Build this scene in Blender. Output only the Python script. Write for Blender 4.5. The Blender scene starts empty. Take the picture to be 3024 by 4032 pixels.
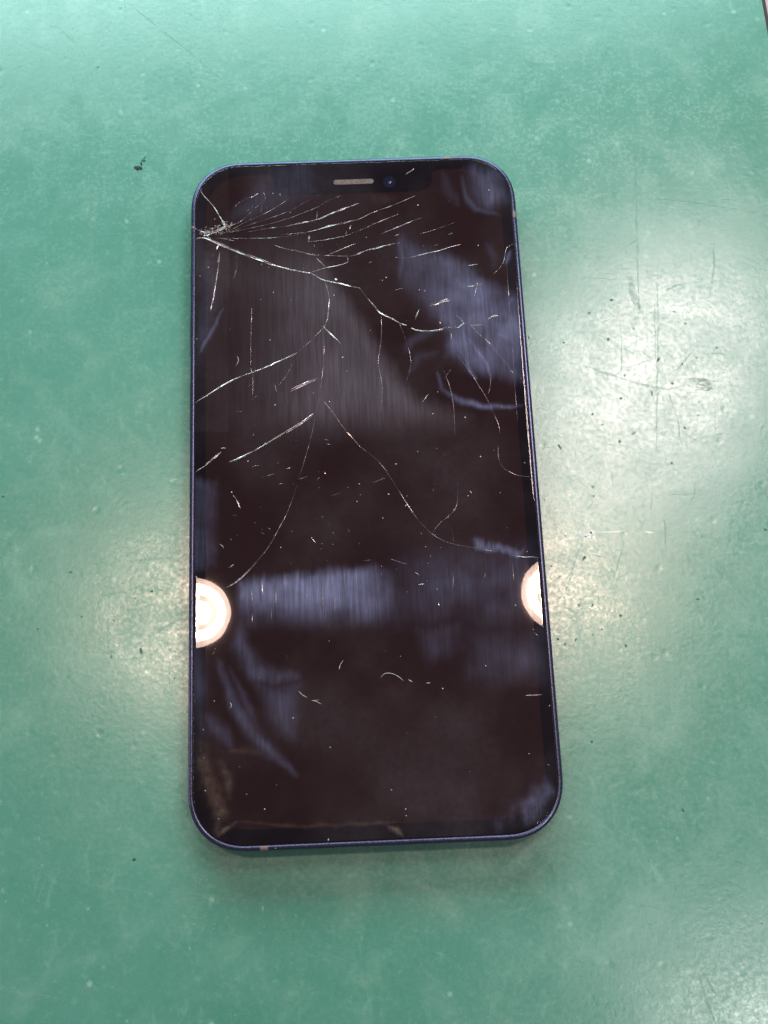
import bpy, math, random
import numpy as np
from mathutils import Vector, Matrix, Euler

random.seed(7); np.random.seed(7)
MM = 0.001
scene = bpy.context.scene
C = scene.collection

# ------------------------------------------------------------------ camera
F_PX, PW, PH = 4300.0, 3024.0, 4032.0          # focal length in photo pixels, photo size
CAM_LOC = Vector((-0.13, -67.06, 220.9)) * MM
CAM_ROT = Euler((math.radians(15.33), math.radians(-0.40), math.radians(-2.365)), 'XYZ')
cam_data = bpy.data.cameras.new('camera')
cam = bpy.data.objects.new('camera', cam_data); C.objects.link(cam)
cam.location = CAM_LOC; cam.rotation_euler = CAM_ROT
cam_data.sensor_fit = 'VERTICAL'; cam_data.sensor_height = 36.0
cam_data.lens = F_PX / PH * 36.0
cam_data.clip_start = 0.005; cam_data.clip_end = 50.0
scene.camera = cam
scene.render.resolution_x, scene.render.resolution_y = 768, 1024
R3 = CAM_ROT.to_matrix()

def ray(px, py):
    return (R3 @ Vector(((px - PW/2)/F_PX, -(py - PH/2)/F_PX, -1.0))).normalized()
def on_plane(px, py, z=0.0):                   # photo pixel -> point on the horizontal plane z (metres)
    d = ray(px, py)
    return CAM_LOC + d * ((z - CAM_LOC.z) / d.z)
def mirror_at(px, py, zplane, height):         # where a lamp hangs whose mirror image is seen at a pixel
    p = on_plane(px, py, zplane); d = ray(px, py); d = Vector((d.x, d.y, -d.z))
    return p + d * ((height - zplane) / d.z)
def to_px(P):                                  # numpy (n,3) metres -> photo pixels
    M = np.array(R3); q = (P - np.array(CAM_LOC)) @ M
    return PW/2 + F_PX*q[:, 0]/-q[:, 2], PH/2 - F_PX*q[:, 1]/-q[:, 2]

# ------------------------------------------------------------------ world, lamps, exposure
world = bpy.data.worlds.new('World'); scene.world = world; world.use_nodes = True
bg = world.node_tree.nodes['Background']
bg.inputs['Color'].default_value = (0.54, 0.40, 0.43, 1); bg.inputs['Strength'].default_value = 0.32
scene.view_settings.view_transform = 'Standard'; scene.view_settings.look = 'None'
scene.view_settings.exposure = -0.03; scene.view_settings.gamma = 1.0
scene.render.engine = 'CYCLES'
scene.cycles.max_bounces = 6; scene.cycles.diffuse_bounces = 2; scene.cycles.glossy_bounces = 3

GLASS_Z = 7.22 * MM
def area(name, loc, target, size, radiance, color, shape='DISK', size_y=None):
    ld = bpy.data.lights.new(name, 'AREA'); ld.shape = shape; ld.size = size
    if size_y: ld.size_y = size_y
    a = math.pi/4*size*(size_y or size) if shape in ('DISK', 'ELLIPSE') else size*(size_y or size)
    ld.energy = radiance * a * math.pi
    ld.color = color
    o = bpy.data.objects.new(name, ld); C.objects.link(o); o.location = loc
    o.rotation_euler = (Vector(loc) - Vector(target)).to_track_quat('Z', 'Y').to_euler()
    return o
LAMP_H = 1.45
lampL = area('round_lamp_light', mirror_at(773, 2413, GLASS_Z, LAMP_H), (0, 0, 0), 0.104, 230, (1.0, 0.68, 0.55))
lampR = area('round_lamp_light', mirror_at(2190, 2335, GLASS_Z, LAMP_H), (0, 0, 0), 0.108, 230, (1.0, 0.68, 0.55))
panelA = area('bench_panel_light', mirror_at(2540, 1500, 0, 0.55), (0, 0, 0), 0.140, 25, (1.0, 0.79, 0.79), 'ELLIPSE', 0.200)
panelB = area('ceiling_panel_light', mirror_at(3080, 4180, 0, 1.6), (0, 0, 0), 0.20, 32, (1.0, 0.93, 0.91), 'RECTANGLE', 0.22)
fillL = area('far_fill_light', (-0.05, 0.65, 0.42), (0, 0.05, 0), 0.80, 11.0, (0.66, 1.0, 1.0), 'RECTANGLE', 0.30)  # added fill, unseen, brightens the far side of the mat
side = area('side_fill_light', (-0.85, -0.05, 0.16), (0, 0, 0), 0.22, 8.0, (1.0, 0.80, 0.80), 'RECTANGLE', 0.14)  # unseen low fill, added to light the left lip of the frame
for l in (lampL, lampR):                       # bulb and bowl of the lamp: slightly dimmer arc inside the disc
    ld = l.data; ld.use_nodes = True; nt = ld.node_tree; em = nt.nodes['Emission']
    geo = nt.nodes.new('ShaderNodeNewGeometry')
    def nmath(op, a, b=None, nt=nt):
        n = nt.nodes.new('ShaderNodeMath'); n.operation = op
        for i, v in enumerate((a, b)):
            if v is None: continue
            if isinstance(v, (int, float)): n.inputs[i].default_value = v
            else: nt.links.new(v, n.inputs[i])
        return n.outputs[0]
    sep = nt.nodes.new('ShaderNodeSeparateXYZ'); nt.links.new(geo.outputs['Parametric'], sep.inputs[0])
    u = nmath('SUBTRACT', sep.outputs[0], 0.5); v = nmath('SUBTRACT', sep.outputs[1], 0.5)
    rad = nmath('SQRT', nmath('ADD', nmath('MULTIPLY', u, u), nmath('MULTIPLY', v, v)))
    def sstep(x, lo, hi):
        n = nt.nodes.new('ShaderNodeMapRange'); n.interpolation_type = 'SMOOTHSTEP'; nt.links.new(x, n.inputs[0])
        n.inputs[1].default_value = lo; n.inputs[2].default_value = hi; return n.outputs[0]
    rim = sstep(rad, 0.38, 0.43)
    u2 = nmath('ADD', u, 0.03); v2 = nmath('ADD', v, -0.03)
    r2 = nmath('SQRT', nmath('ADD', nmath('MULTIPLY', u2, u2), nmath('MULTIPLY', v2, v2)))
    ring = nmath('MULTIPLY', sstep(nmath('ABSOLUTE', nmath('SUBTRACT', r2, 0.22)), 0.07, 0.035),
                 sstep(nmath('SUBTRACT', v, nmath('MULTIPLY', u, 0.8)), -0.08, 0.06))
    dim = nmath('MAXIMUM', rim, nmath('MULTIPLY', ring, 0.975))
    nt.links.new(nmath('SUBTRACT', 1.0, nmath('MULTIPLY', dim, 0.885)), em.inputs['Strength'])

# ------------------------------------------------------------------ helpers
def tag(o, label=None, cat=None, group=None, kind=None):
    if label: o['label'] = label
    if cat: o['category'] = cat
    if group: o['group'] = group
    if kind: o['kind'] = kind
    return o
def mesh_obj(name, verts, faces, mat=None, parent=None, smooth=False):
    me = bpy.data.meshes.new(name)
    me.from_pydata([tuple(v) for v in verts], [], faces); me.update()
    if smooth: me.polygons.foreach_set('use_smooth', [True]*len(me.polygons))
    o = bpy.data.objects.new(name, me); C.objects.link(o)
    if mat: me.materials.append(mat)
    if parent: o.parent = parent
    return o
class NT:
    def __init__(s, name):
        s.m = bpy.data.materials.new(name); s.m.use_nodes = True; s.t = s.m.node_tree
        s.n = s.t.nodes; s.l = s.t.links
        s.out = s.n['Material Output']; s.b = s.n['Principled BSDF']
    def new(s, kind, **kw):
        n = s.n.new(kind)
        for k, v in kw.items():
            if k in n.inputs: s.set(n, k, v)
            else: setattr(n, k, v)
        return n
    def set(s, n, k, v):
        if hasattr(v, 'is_linked') or isinstance(v, bpy.types.NodeSocket): s.l.new(v, n.inputs[k])
        else: n.inputs[k].default_value = v
    def math(s, op, *a, clamp=False):
        n = s.n.new('ShaderNodeMath'); n.operation = op; n.use_clamp = clamp
        for i, v in enumerate(a): s.set(n, i, v)
        return n.outputs[0]
    def mix(s, f, a, b):
        n = s.n.new('ShaderNodeMix'); n.data_type = 'RGBA'
        s.set(n, 0, f); s.set(n, 6, a); s.set(n, 7, b)
        return n.outputs[2]
    def ramp(s, f, a, b, lo=0.0, hi=1.0):
        n = s.n.new('ShaderNodeMapRange'); n.interpolation_type = 'SMOOTHSTEP'
        s.set(n, 0, f); n.inputs[1].default_value = a; n.inputs[2].default_value = b
        n.inputs[3].default_value = lo; n.inputs[4].default_value = hi
        return n.outputs[0]
    def coords(s, scale=(1, 1, 1), rot=(0, 0, 0)):
        tc = s.n.new('ShaderNodeTexCoord'); mp = s.n.new('ShaderNodeMapping')
        s.l.new(tc.outputs['Object'], mp.inputs[0])
        mp.inputs['Scale'].default_value = scale; mp.inputs['Rotation'].default_value = rot
        return mp.outputs[0]
    def noise(s, vec, scale, detail=3.0, rough=0.55, dist=0.0):
        n = s.n.new('ShaderNodeTexNoise'); s.l.new(vec, n.inputs['Vector'])
        n.inputs['Scale'].default_value = scale; n.inputs['Detail'].default_value = detail
        n.inputs['Roughness'].default_value = rough; n.inputs['Distortion'].default_value = dist
        return n.outputs['Fac']
    def vor(s, vec, scale, feature='F1', out='Distance'):
        n = s.n.new('ShaderNodeTexVoronoi'); n.feature = feature; s.l.new(vec, n.inputs['Vector'])
        n.inputs['Scale'].default_value = scale
        return n.outputs[out]
    def bump(s, h, strength, dist, normal=None):
        n = s.n.new('ShaderNodeBump'); s.l.new(h, n.inputs['Height'])
        n.inputs['Strength'].default_value = strength; n.inputs['Distance'].default_value = dist
        if normal is not None: s.l.new(normal, n.inputs['Normal'])
        return n.outputs[0]
def simple(name, col, rough=0.5, metal=0.0, spec=0.5, vary=0.0, vscale=800):
    t = NT(name); b = t.b
    b.inputs['Roughness'].default_value = rough; b.inputs['Metallic'].default_value = metal
    b.inputs['Specular IOR Level'].default_value = spec
    if vary:
        f = t.noise(t.coords(), vscale, 4)
        c2 = tuple(max(0, c*(1-vary)) for c in col) + (1,); c3 = tuple(min(1, c*(1+vary)) for c in col) + (1,)
        t.l.new(t.mix(f, c2, c3), b.inputs['Base Color'])
        t.l.new(t.ramp(f, 0.2, 0.8, max(0.02, rough-0.1), min(1, rough+0.12)), b.inputs['Roughness'])
    else: b.inputs['Base Color'].default_value = tuple(col) + (1,)
    return t.m

# ------------------------------------------------------------------ materials
def mat_rubber():
    t = NT('green_rubber'); b = t.b
    v = t.coords()
    big = t.noise(v, 14, 4, 0.6)
    mid = t.noise(v, 70, 5, 0.65, 0.6)
    fine = t.noise(v, 420, 5, 0.7)
    c = t.mix(t.ramp(big, 0.3, 0.7), (0.054, 0.212, 0.156, 1), (0.073, 0.244, 0.189, 1))
    c = t.mix(t.ramp(mid, 0.46, 0.78, 0, 0.50), c, (0.16, 0.33, 0.265, 1))
    c = t.mix(t.ramp(mid, 0.44, 0.20, 0, 0.45), c, (0.040, 0.20, 0.138, 1))
    wear = t.noise(t.coords((1, 0.35, 1), (0, 0, 0.5)), 330, 6, 0.75, 1.2)
    c = t.mix(t.ramp(fine, 0.54, 0.76, 0, 0.40), c, (0.185, 0.395, 0.325, 1))
    c = t.mix(t.ramp(wear, 0.55, 0.75, 0, 0.35), c, (0.205, 0.405, 0.335, 1))
    c = t.mix(t.ramp(fine, 0.42, 0.25, 0, 0.35), c, (0.045, 0.185, 0.13, 1))
    sp = t.vor(v, 210); spn = t.noise(v, 120, 2)
    sm = t.math('MULTIPLY', t.ramp(sp, 0.16, 0.07), t.ramp(spn, 0.52, 0.60))
    c = t.mix(t.math('MULTIPLY', sm, 0.30), c, (0.42, 0.62, 0.54, 1))
    t.l.new(c, b.inputs['Base Color'])
    # relief: leathery grain, dents, long faint scratches
    grain = t.noise(v, 1300, 4, 0.65, 0.8)
    g2 = t.vor(v, 950, 'SMOOTH_F1')
    dent = t.ramp(t.vor(v, 150), 0.0, 0.16)
    n1 = t.bump(grain, 0.18, 0.00009)
    n2 = t.bump(g2, 0.12, 0.00007, n1)
    n3 = t.bump(dent, 0.20, 0.00011, n2)
    t.l.new(n3, b.inputs['Normal'])
    r = t.math('ADD', t.ramp(t.noise(v, 90, 6, 0.75, 0.8), 0.3, 0.7, 0.14, 0.23), t.ramp(t.noise(v, 1000, 5, 0.75), 0.3, 0.7, 0.0, 0.13))
    t.l.new(r, b.inputs['Roughness'])
    b.inputs['Specular IOR Level'].default_value = 0.72
    return t.m
def mat_glass():
    t = NT('cover_glass'); t.n.remove(t.b)
    v = t.coords()
    att = t.new('ShaderNodeVertexColor', layer_name='grease_reflection')
    sp = t.new('ShaderNodeSeparateColor'); t.l.new(att.outputs[0], sp.inputs[0])
    cool, warm, plain = sp.outputs[0], sp.outputs[1], sp.outputs[2]
    streak = t.noise(t.coords((1, 0.02, 1), (0, 0, math.radians(-1.0))), 6500, 4, 0.65)
    streak2 = t.noise(t.coords((1, 0.05, 1), (0, 0, math.radians(3.0))), 1500, 2, 0.5)
    speck = t.noise(v, 900, 4, 0.7)
    st = t.math('MULTIPLY', t.ramp(streak, 0.28, 0.74, 0.68, 1.32), t.ramp(streak2, 0.25, 0.75, 0.75, 1.2))
    hz = t.math('MULTIPLY', cool, st)
    hw = t.math('MULTIPLY', warm, t.ramp(speck, 0.3, 0.7, 0.5, 1.4))
    hp = t.math('ADD', t.math('MULTIPLY', plain, t.ramp(speck, 0.3, 0.7, 0.8, 1.2)), t.math('MULTIPLY', att.outputs['Alpha'], st))
    fr = t.new('ShaderNodeFresnel', IOR=1.5)
    tr = t.new('ShaderNodeBsdfTransparent'); tr.inputs[0].default_value = (0.93, 0.92, 0.93, 1)
    gl = t.new('ShaderNodeBsdfGlossy'); gl.inputs['Roughness'].default_value = 0.012
    wav = t.noise(v, 60, 2)
    t.l.new(t.bump(wav, 0.02, 0.0006), gl.inputs['Normal'])
    mx = t.new('ShaderNodeMixShader'); t.l.new(fr.outputs[0], mx.inputs[0])
    t.l.new(tr.outputs[0], mx.inputs[1]); t.l.new(gl.outputs[0], mx.inputs[2])
    cur = mx.outputs[0]
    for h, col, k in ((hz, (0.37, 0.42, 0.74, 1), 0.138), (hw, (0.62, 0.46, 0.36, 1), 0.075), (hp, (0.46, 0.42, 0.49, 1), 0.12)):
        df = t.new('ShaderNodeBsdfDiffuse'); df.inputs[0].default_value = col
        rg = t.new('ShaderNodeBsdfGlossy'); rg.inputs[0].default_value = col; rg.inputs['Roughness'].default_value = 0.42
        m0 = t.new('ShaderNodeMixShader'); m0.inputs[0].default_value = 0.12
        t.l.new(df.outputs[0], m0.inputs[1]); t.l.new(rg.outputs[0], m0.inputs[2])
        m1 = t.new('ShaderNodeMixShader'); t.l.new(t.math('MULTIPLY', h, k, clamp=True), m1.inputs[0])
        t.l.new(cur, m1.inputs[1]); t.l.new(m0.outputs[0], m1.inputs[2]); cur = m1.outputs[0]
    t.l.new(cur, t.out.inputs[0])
    return t.m
def mat_film(name, col, alpha, rough=0.9):
    t = NT(name); t.b.inputs['Base Color'].default_value = col + (1,); t.b.inputs['Roughness'].default_value = rough
    t.b.inputs['Specular IOR Level'].default_value = 0.1
    f = t.noise(t.coords(), 900, 3)
    t.l.new(t.ramp(f, 0.25, 0.7, alpha*0.4, min(1, alpha*1.3)), t.b.inputs['Alpha'])
    return t.m
def mat_crack(name, col, lo=0.05, hi=1.0):
    t = NT(name); b = t.b; v = t.coords()
    fine = t.noise(v, 2600, 3, 0.7)
    t.l.new(t.mix(t.ramp(fine, 0.35, 0.65), tuple(c*0.35 for c in col)+(1,), col+(1,)), b.inputs['Base Color'])
    b.inputs['Roughness'].default_value = 0.16; b.inputs['Specular IOR Level'].default_value = 1.0
    b.inputs['Metallic'].default_value = 0.25
    run = t.noise(v, 190, 3, 0.6)                 # the fracture catches and loses the light along its run
    dash = t.noise(v, 900, 2, 0.6)
    al = t.math('MULTIPLY', t.ramp(run, 0.36, 0.60, lo, hi), t.ramp(dash, 0.32, 0.55, 0.45, 1.0))
    t.l.new(al, b.inputs['Alpha'])
    return t.m
M_RUBBER = mat_rubber()
M_GLASS = mat_glass()
M_FRAME = simple('navy_anodised_aluminium', (0.066, 0.075, 0.140), 0.27, 0.85, 0.5, 0.12, 3000)
M_BAND = simple('antenna_plastic', (0.16, 0.125, 0.13), 0.45, 0, 0.4, 0.15, 2000)
M_BARE = simple('bare_aluminium', (0.72, 0.70, 0.72), 0.3, 0.6)
M_BEZEL = simple('bezel_black', (0.0042, 0.0030, 0.0080), 0.35, 0, 0.0)
M_DISPLAY = simple('display_panel_off', (0.0185, 0.0074, 0.0094), 0.035, 0, 0.12)
M_BACK = simple('back_glass_navy', (0.015, 0.02, 0.05), 0.2)
M_GASKET = simple('gasket_black', (0.006, 0.005, 0.006), 0.6)
M_GRILLE = simple('dusty_earpiece_mesh', (0.125, 0.095, 0.090), 0.8, 0, 0.2, 1.0, 1700)
M_LENS = simple('camera_lens', (0.008, 0.018, 0.12), 0.05, 0, 1.0)
M_LENSRING = simple('camera_window', (0.006, 0.017, 0.040), 0.2, 0, 0.1)
M_CRACK = mat_crack('fractured_glass_edge', (0.50, 0.44, 0.45), 0.18)
M_BRIGHT = mat_crack('fractured_glass_white', (0.72, 0.64, 0.63), 0.5)
M_CRACKP = mat_crack('fractured_glass_pink', (0.78, 0.54, 0.60), 0.8)
M_FAINT = mat_crack('fractured_glass_faint', (0.34, 0.30, 0.33), 0.15)
M_DUST = simple('dust', (0.50, 0.47, 0.46), 0.8)
M_CHIP = simple('glass_splinter', (0.62, 0.60, 0.62), 0.12, 0, 0.8, 0.4, 2500)
M_SCR = mat_film('rubber_scratch_pale', (0.24, 0.42, 0.35), 0.24)
M_PIT = mat_film('rubber_pit_pale', (0.30, 0.50, 0.43), 0.45)
M_PITD = mat_film('rubber_pit_dark', (0.022, 0.085, 0.065), 0.62)
M_STAIN = mat_film('dark_smear', (0.03, 0.045, 0.04), 0.75)
M_PAINT = simple('dried_white_residue', (0.82, 0.86, 0.83), 0.6, 0, 0.4, 0.3, 1500)
M_SCUFF = mat_film('rubbed_dull_green', (0.055, 0.20, 0.145), 0.20)
M_TRIM = simple('dark_edge_binding', (0.035, 0.026, 0.026), 0.7, 0, 0.3, 0.5, 1500)
M_TABLE = simple('table_laminate', (0.42, 0.34, 0.36), 0.4, 0, 0.4, 0.08, 200)

# ------------------------------------------------------------------ setting: bench and mat
ea, eb = on_plane(2999, 0, 0), on_plane(3024, 140, 0)     # the mat's right-hand edge
ed = (ea - eb).normalized(); en = Vector((-ed.y, ed.x, 0))  # along the edge (away), and inwards (left)
def mat_pt(u, w, z): p = ea + ed*u + en*w; return (p.x, p.y, z)
def slab(name, u0, u1, w0, w1, z0, z1, mat, parent=None, bev=0.0):
    vs = [mat_pt(u, w, z) for z in (z0, z1) for (u, w) in ((u0, w0), (u1, w0), (u1, w1), (u0, w1))]
    fs = [(0, 1, 2, 3), (7, 6, 5, 4), (4, 5, 1, 0), (5, 6, 2, 1), (6, 7, 3, 2), (7, 4, 0, 3)]
    return mesh_obj(name, vs, fs, mat, parent)
table = tag(slab('table_top', -0.46, 0.16, -0.12, 0.45, -0.030, -0.0021, M_TABLE), kind='structure')
work_mat = slab('work_mat', -0.42, 0.12, 0.0, 0.40, -0.002, 0.0, M_RUBBER)
tag(work_mat, 'scuffed green rubber work mat under the cracked phone', 'mat')
slab('edge_binding', -0.42, 0.12, -0.00105, -0.00003, -0.002, -0.0004, M_TRIM, work_mat)

# ------------------------------------------------------------------ the phone
W, H, RAD = 71.5, 146.7, 11.6
def corner_xy(a, n=2.25):                      # corner a little squarer than a circle (continuous curvature)
    c, s = math.cos(a), math.sin(a)
    return (math.copysign(abs(c)**(2/n), c), math.copysign(abs(s)**(2/n), s))
def rr(inset, N=14):
    w, h, r = W/2 - inset, H/2 - inset, max(RAD - inset, 0.5)
    pts = []
    for q, (sx, sy) in enumerate(((1, 1), (-1, 1), (-1, -1), (1, -1))):
        for i in range(N + 1):
            a = (q + i/N) * math.pi/2
            x, y = corner_xy(a)
            pts.append((sx*(w - r) + r*x, sy*(h - r) + r*y))
    return pts
def loft(name, prof, mat, parent, closed=False, cap=False, smooth=True):
    vs, fs = [], []
    for ins, z in prof: vs += [(x*MM, y*MM, z*MM) for x, y in rr(ins)]
    n = len(rr(0)); m = len(prof)
    for k in range(m if closed else m - 1):
        a, b = k*n, ((k + 1) % m)*n
        for i in range(n):
            j = (i + 1) % n
            fs.append((a + i, a + j, b + j, b + i))
    if cap: fs.append(tuple(range((m-1)*n, m*n)))
    o = mesh_obj(name, vs, fs, mat, parent, smooth)
    return o

phone = bpy.data.objects.new('smartphone', None); C.objects.link(phone)
phone.empty_display_size = 0.02
tag(phone, 'dark navy smartphone with cracked black screen lying on the green mat', 'phone')
FRAME = [(1.3, 0.02), (0.55, 0.02), (0.22, 0.14), (0.05, 0.40), (0.0, 0.75), (0.0, 6.28), (0.04, 6.58), (0.14, 6.84),
         (0.30, 7.02), (0.50, 7.11), (0.72, 7.14), (0.90, 7.12), (0.98, 7.04), (1.00, 6.85), (1.00, 6.2), (1.3, 6.2)]
loft('frame', FRAME, M_FRAME, phone, closed=True)
loft('back_panel', [(1.32, 0.5), (1.32, 0.06), (1.6, 0.03)], M_BACK, phone, cap=True)
loft('gasket', [(1.01, 6.55), (1.01, 6.92), (1.13, 6.92), (1.13, 6.55)], M_GASKET, phone, closed=True)
loft('bezel', [(1.14, 6.2), (1.14, 6.80)], M_BEZEL, phone, cap=True, smooth=False)

# display with its notch, 0.03 mm above the bezel print
def display_outline():
    ins, r = 3.35, 8.6
    w, h = W/2 - ins, H/2 - ins
    pts = []
    def arc(cx, cy, r, a0, a1, n=10):
        for i in range(n + 1):
            a = math.radians(a0 + (a1 - a0)*i/n); pts.append((cx + r*math.cos(a), cy + r*math.sin(a)))
    arc(w - r, h - r, r, 0, 90)
    nb, nw, nr = h - 5.35, 17.6, 3.2
    arc(nw + 1.4, h - 1.4, 1.4, 90, 180, 5)
    arc(nw - nr, nb + nr, nr, 0, -90, 8)
    arc(-nw + nr, nb + nr, nr, -90, -180, 8)
    arc(-nw - 1.4, h - 1.4, 1.4, 0, 90, 5)
    arc(-w + r, h - r, r, 90, 180)
    arc(-w + r, -h + r + 0.6, r, 180, 270)
    arc(w - r, -h + r + 0.6, r, 270, 360)
    return pts
do = display_outline(); n = len(do)
mesh_obj('display', [(x*MM, y*MM, 6.803*MM) for x, y in do] + [(x*MM, y*MM, 6.83*MM) for x, y in do],
         [tuple(range(n, 2*n))] + [(i, (i+1) % n, n + (i+1) % n, n + i) for i in range(n)], M_DISPLAY, phone)

# cover glass: dense flat top (carries the map of greasy smears and painted reflections) with a rolled edge
GI = 1.32
def make_glass():
    w, h, r = W/2 - GI, H/2 - GI, RAD - GI
    prof = sorted({round(corner_xy(a)[1], 6) for a in np.linspace(0, math.pi/2, 40)})
    ex = {round(corner_xy(a)[1], 6): corner_xy(a)[0] for a in np.linspace(0, math.pi/2, 40)}
    ys = [(-(h - r) - r*p, w - r + r*ex[p]) for p in reversed(prof)]
    m = int(2*(h - r)/0.26)
    ys += [(-(h - r) + 2*(h - r)*i/m, w) for i in range(1, m)]
    ys += [((h - r) + r*p, w - r + r*ex[p]) for p in prof]
    nx = 250; us = np.linspace(-1, 1, nx); ny = len(ys)
    X = np.array([hw*us for _, hw in ys]); Y = np.array([[y]*nx for y, _ in ys])
    top = np.stack([X.ravel(), Y.ravel(), np.full(nx*ny, 7.22)], 1)
    idx = np.arange(nx*ny).reshape(ny, nx)
    faces = np.stack([idx[:-1, :-1].ravel(), idx[:-1, 1:].ravel(), idx[1:, 1:].ravel(), idx[1:, :-1].ravel()], 1).tolist()
    loop = list(idx[0, :]) + list(idx[1:, -1]) + list(idx[-1, :-1][::-1]) + list(idx[1:-1, 0][::-1])
    L = top[loop, :2]; d = np.roll(L, -1, 0) - np.roll(L, 1, 0); d /= np.linalg.norm(d, axis=1)[:, None]
    nrm = np.stack([d[:, 1], -d[:, 0]], 1)
    verts = [top]; prev = np.array(loop); base = nx*ny; k = len(loop)
    for off, z in ((0.06, 7.212), (0.11, 7.19), (0.145, 7.15), (0.165, 7.08), (0.17, 6.82)):
        verts.append(np.concatenate([L + nrm*off, np.full((k, 1), z)], 1))
        cur = np.arange(base, base + k); base += k
        faces += np.stack([prev, cur, np.roll(cur, -1), np.roll(prev, -1)], 1).tolist()
        prev = cur
    V = np.concatenate(verts) * MM
    o = mesh_obj('cover_glass', V, faces, M_GLASS, phone, True)
    return o, V
glass, GV = make_glass()

# -- greasy smears, plus reflections painted in as haze: worked out in photo pixels, stored per vertex
Z = {1: (720, 580, 700/1659), 2: (1400, 580, 700/1659), 3: (720, 1200, 700/1659), 4: (1400, 1200, 800/1659),
     5: (720, 1900, 700/1659), 6: (1420, 1900, 800/1659), 7: (700, 2600, 800/1659), 8: (1450, 2600, 800/1659)}
def zp(k, pts):
    x0, y0, s = Z[k]; return [(x0 + x*s, y0 + y*s) for x, y in pts]
gx, gy = to_px(GV)
def vnoise(x, y, s, seed):
    rs = np.random.RandomState(seed); T = rs.rand(256, 256); x = x/s; y = y/s
    xi, yi = np.floor(x).astype(int), np.floor(y).astype(int); fx, fy = x - xi, y - yi
    fx = fx*fx*(3-2*fx); fy = fy*fy*(3-2*fy); g = lambda a, b: T[a % 256, b % 256]
    return (g(xi, yi)*(1-fx) + g(xi+1, yi)*fx)*(1-fy) + (g(xi, yi+1)*(1-fx) + g(xi+1, yi+1)*fx)*fy
def fbm(s, seed, ax=1.0, ay=1.0):
    return sum(vnoise(gx*ax, gy*ay, s/2**k, seed + k)*0.5**k for k in range(4)) / 1.875
wx = gx + (fbm(120, 3) - .5)*70; wy = gy + (fbm(120, 13) - .5)*70
fx_ = gx + (fbm(60, 23) - .5)*24; fy_ = gy + (fbm(60, 33) - .5)*24
fyp = fy_ + (vnoise(gx, gy*0.04, 7, 77) - .5)*14 + (vnoise(gx, gy*0.04, 30, 78) - .5)*12
def seg_d(x, y, a, b):
    ax, ay = a; bx, by = b; dx, dy = bx-ax, by-ay; L2 = dx*dx + dy*dy + 1e-9
    t = np.clip(((x-ax)*dx + (y-ay)*dy)/L2, 0, 1)
    return np.hypot(x-ax-t*dx, y-ay-t*dy), t
def poly(pts, soft=30, inten=1.0, warp=True):
    x, y = (wx, wy) if warp else (fx_, fyp)
    inside = np.zeros(len(x), bool); dm = np.full(len(x), 1e9)
    for i in range(len(pts)):
        a, b = pts[i], pts[(i+1) % len(pts)]
        dm = np.minimum(dm, seg_d(x, y, a, b)[0])
        if a[1] != b[1]:
            c = ((a[1] > y) != (b[1] > y)) & (x < (b[0]-a[0])*(y-a[1])/(b[1]-a[1]) + a[0]); inside ^= c
    soft = soft*1.45; sd = np.where(inside, dm, -dm); t = np.clip((sd + soft)/(2*soft), 0, 1)
    return inten*t*t*(3-2*t)
def stroke(pts, width, inten=1.0, soft=1.0):
    dm = np.full(len(gx), 1e9); tt = np.zeros(len(gx)); n = len(pts) - 1
    for i in range(n):
        d, t = seg_d(fx_, fy_, pts[i], pts[i+1])
        m = d < dm; dm = np.where(m, d, dm); tt = np.where(m, (i + t)/n, tt)
    w = width*(0.45 + 0.55*np.sin(np.pi*np.clip(tt, 0.02, 0.98)))
    return inten*np.exp(-(dm/w)**2*1.4)*(0.35 + 0.65*np.clip(np.sin(np.pi*np.clip(tt, 0, 1)), 0, 1)**.5)
def mx(*a):
    r = a[0]
    for b in a[1:]: r = np.maximum(r, b)
    return r
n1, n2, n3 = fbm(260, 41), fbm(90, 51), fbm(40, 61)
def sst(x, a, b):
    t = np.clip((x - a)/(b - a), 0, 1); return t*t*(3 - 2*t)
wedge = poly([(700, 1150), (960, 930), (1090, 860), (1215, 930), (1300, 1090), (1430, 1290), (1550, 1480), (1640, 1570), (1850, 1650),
          (1860, 1800), (1100, 1900), (700, 1900)], 30, 0.60, False) * sst(gx, 760, 1300) * sst(gy, 1790 - (gx-1100)*0.08, 1560) * sst(gy, 860, 1200) * (0.55 + 0.9*n1)  # broad diagonal reflection painted as pale, wiped-looking haze
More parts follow.
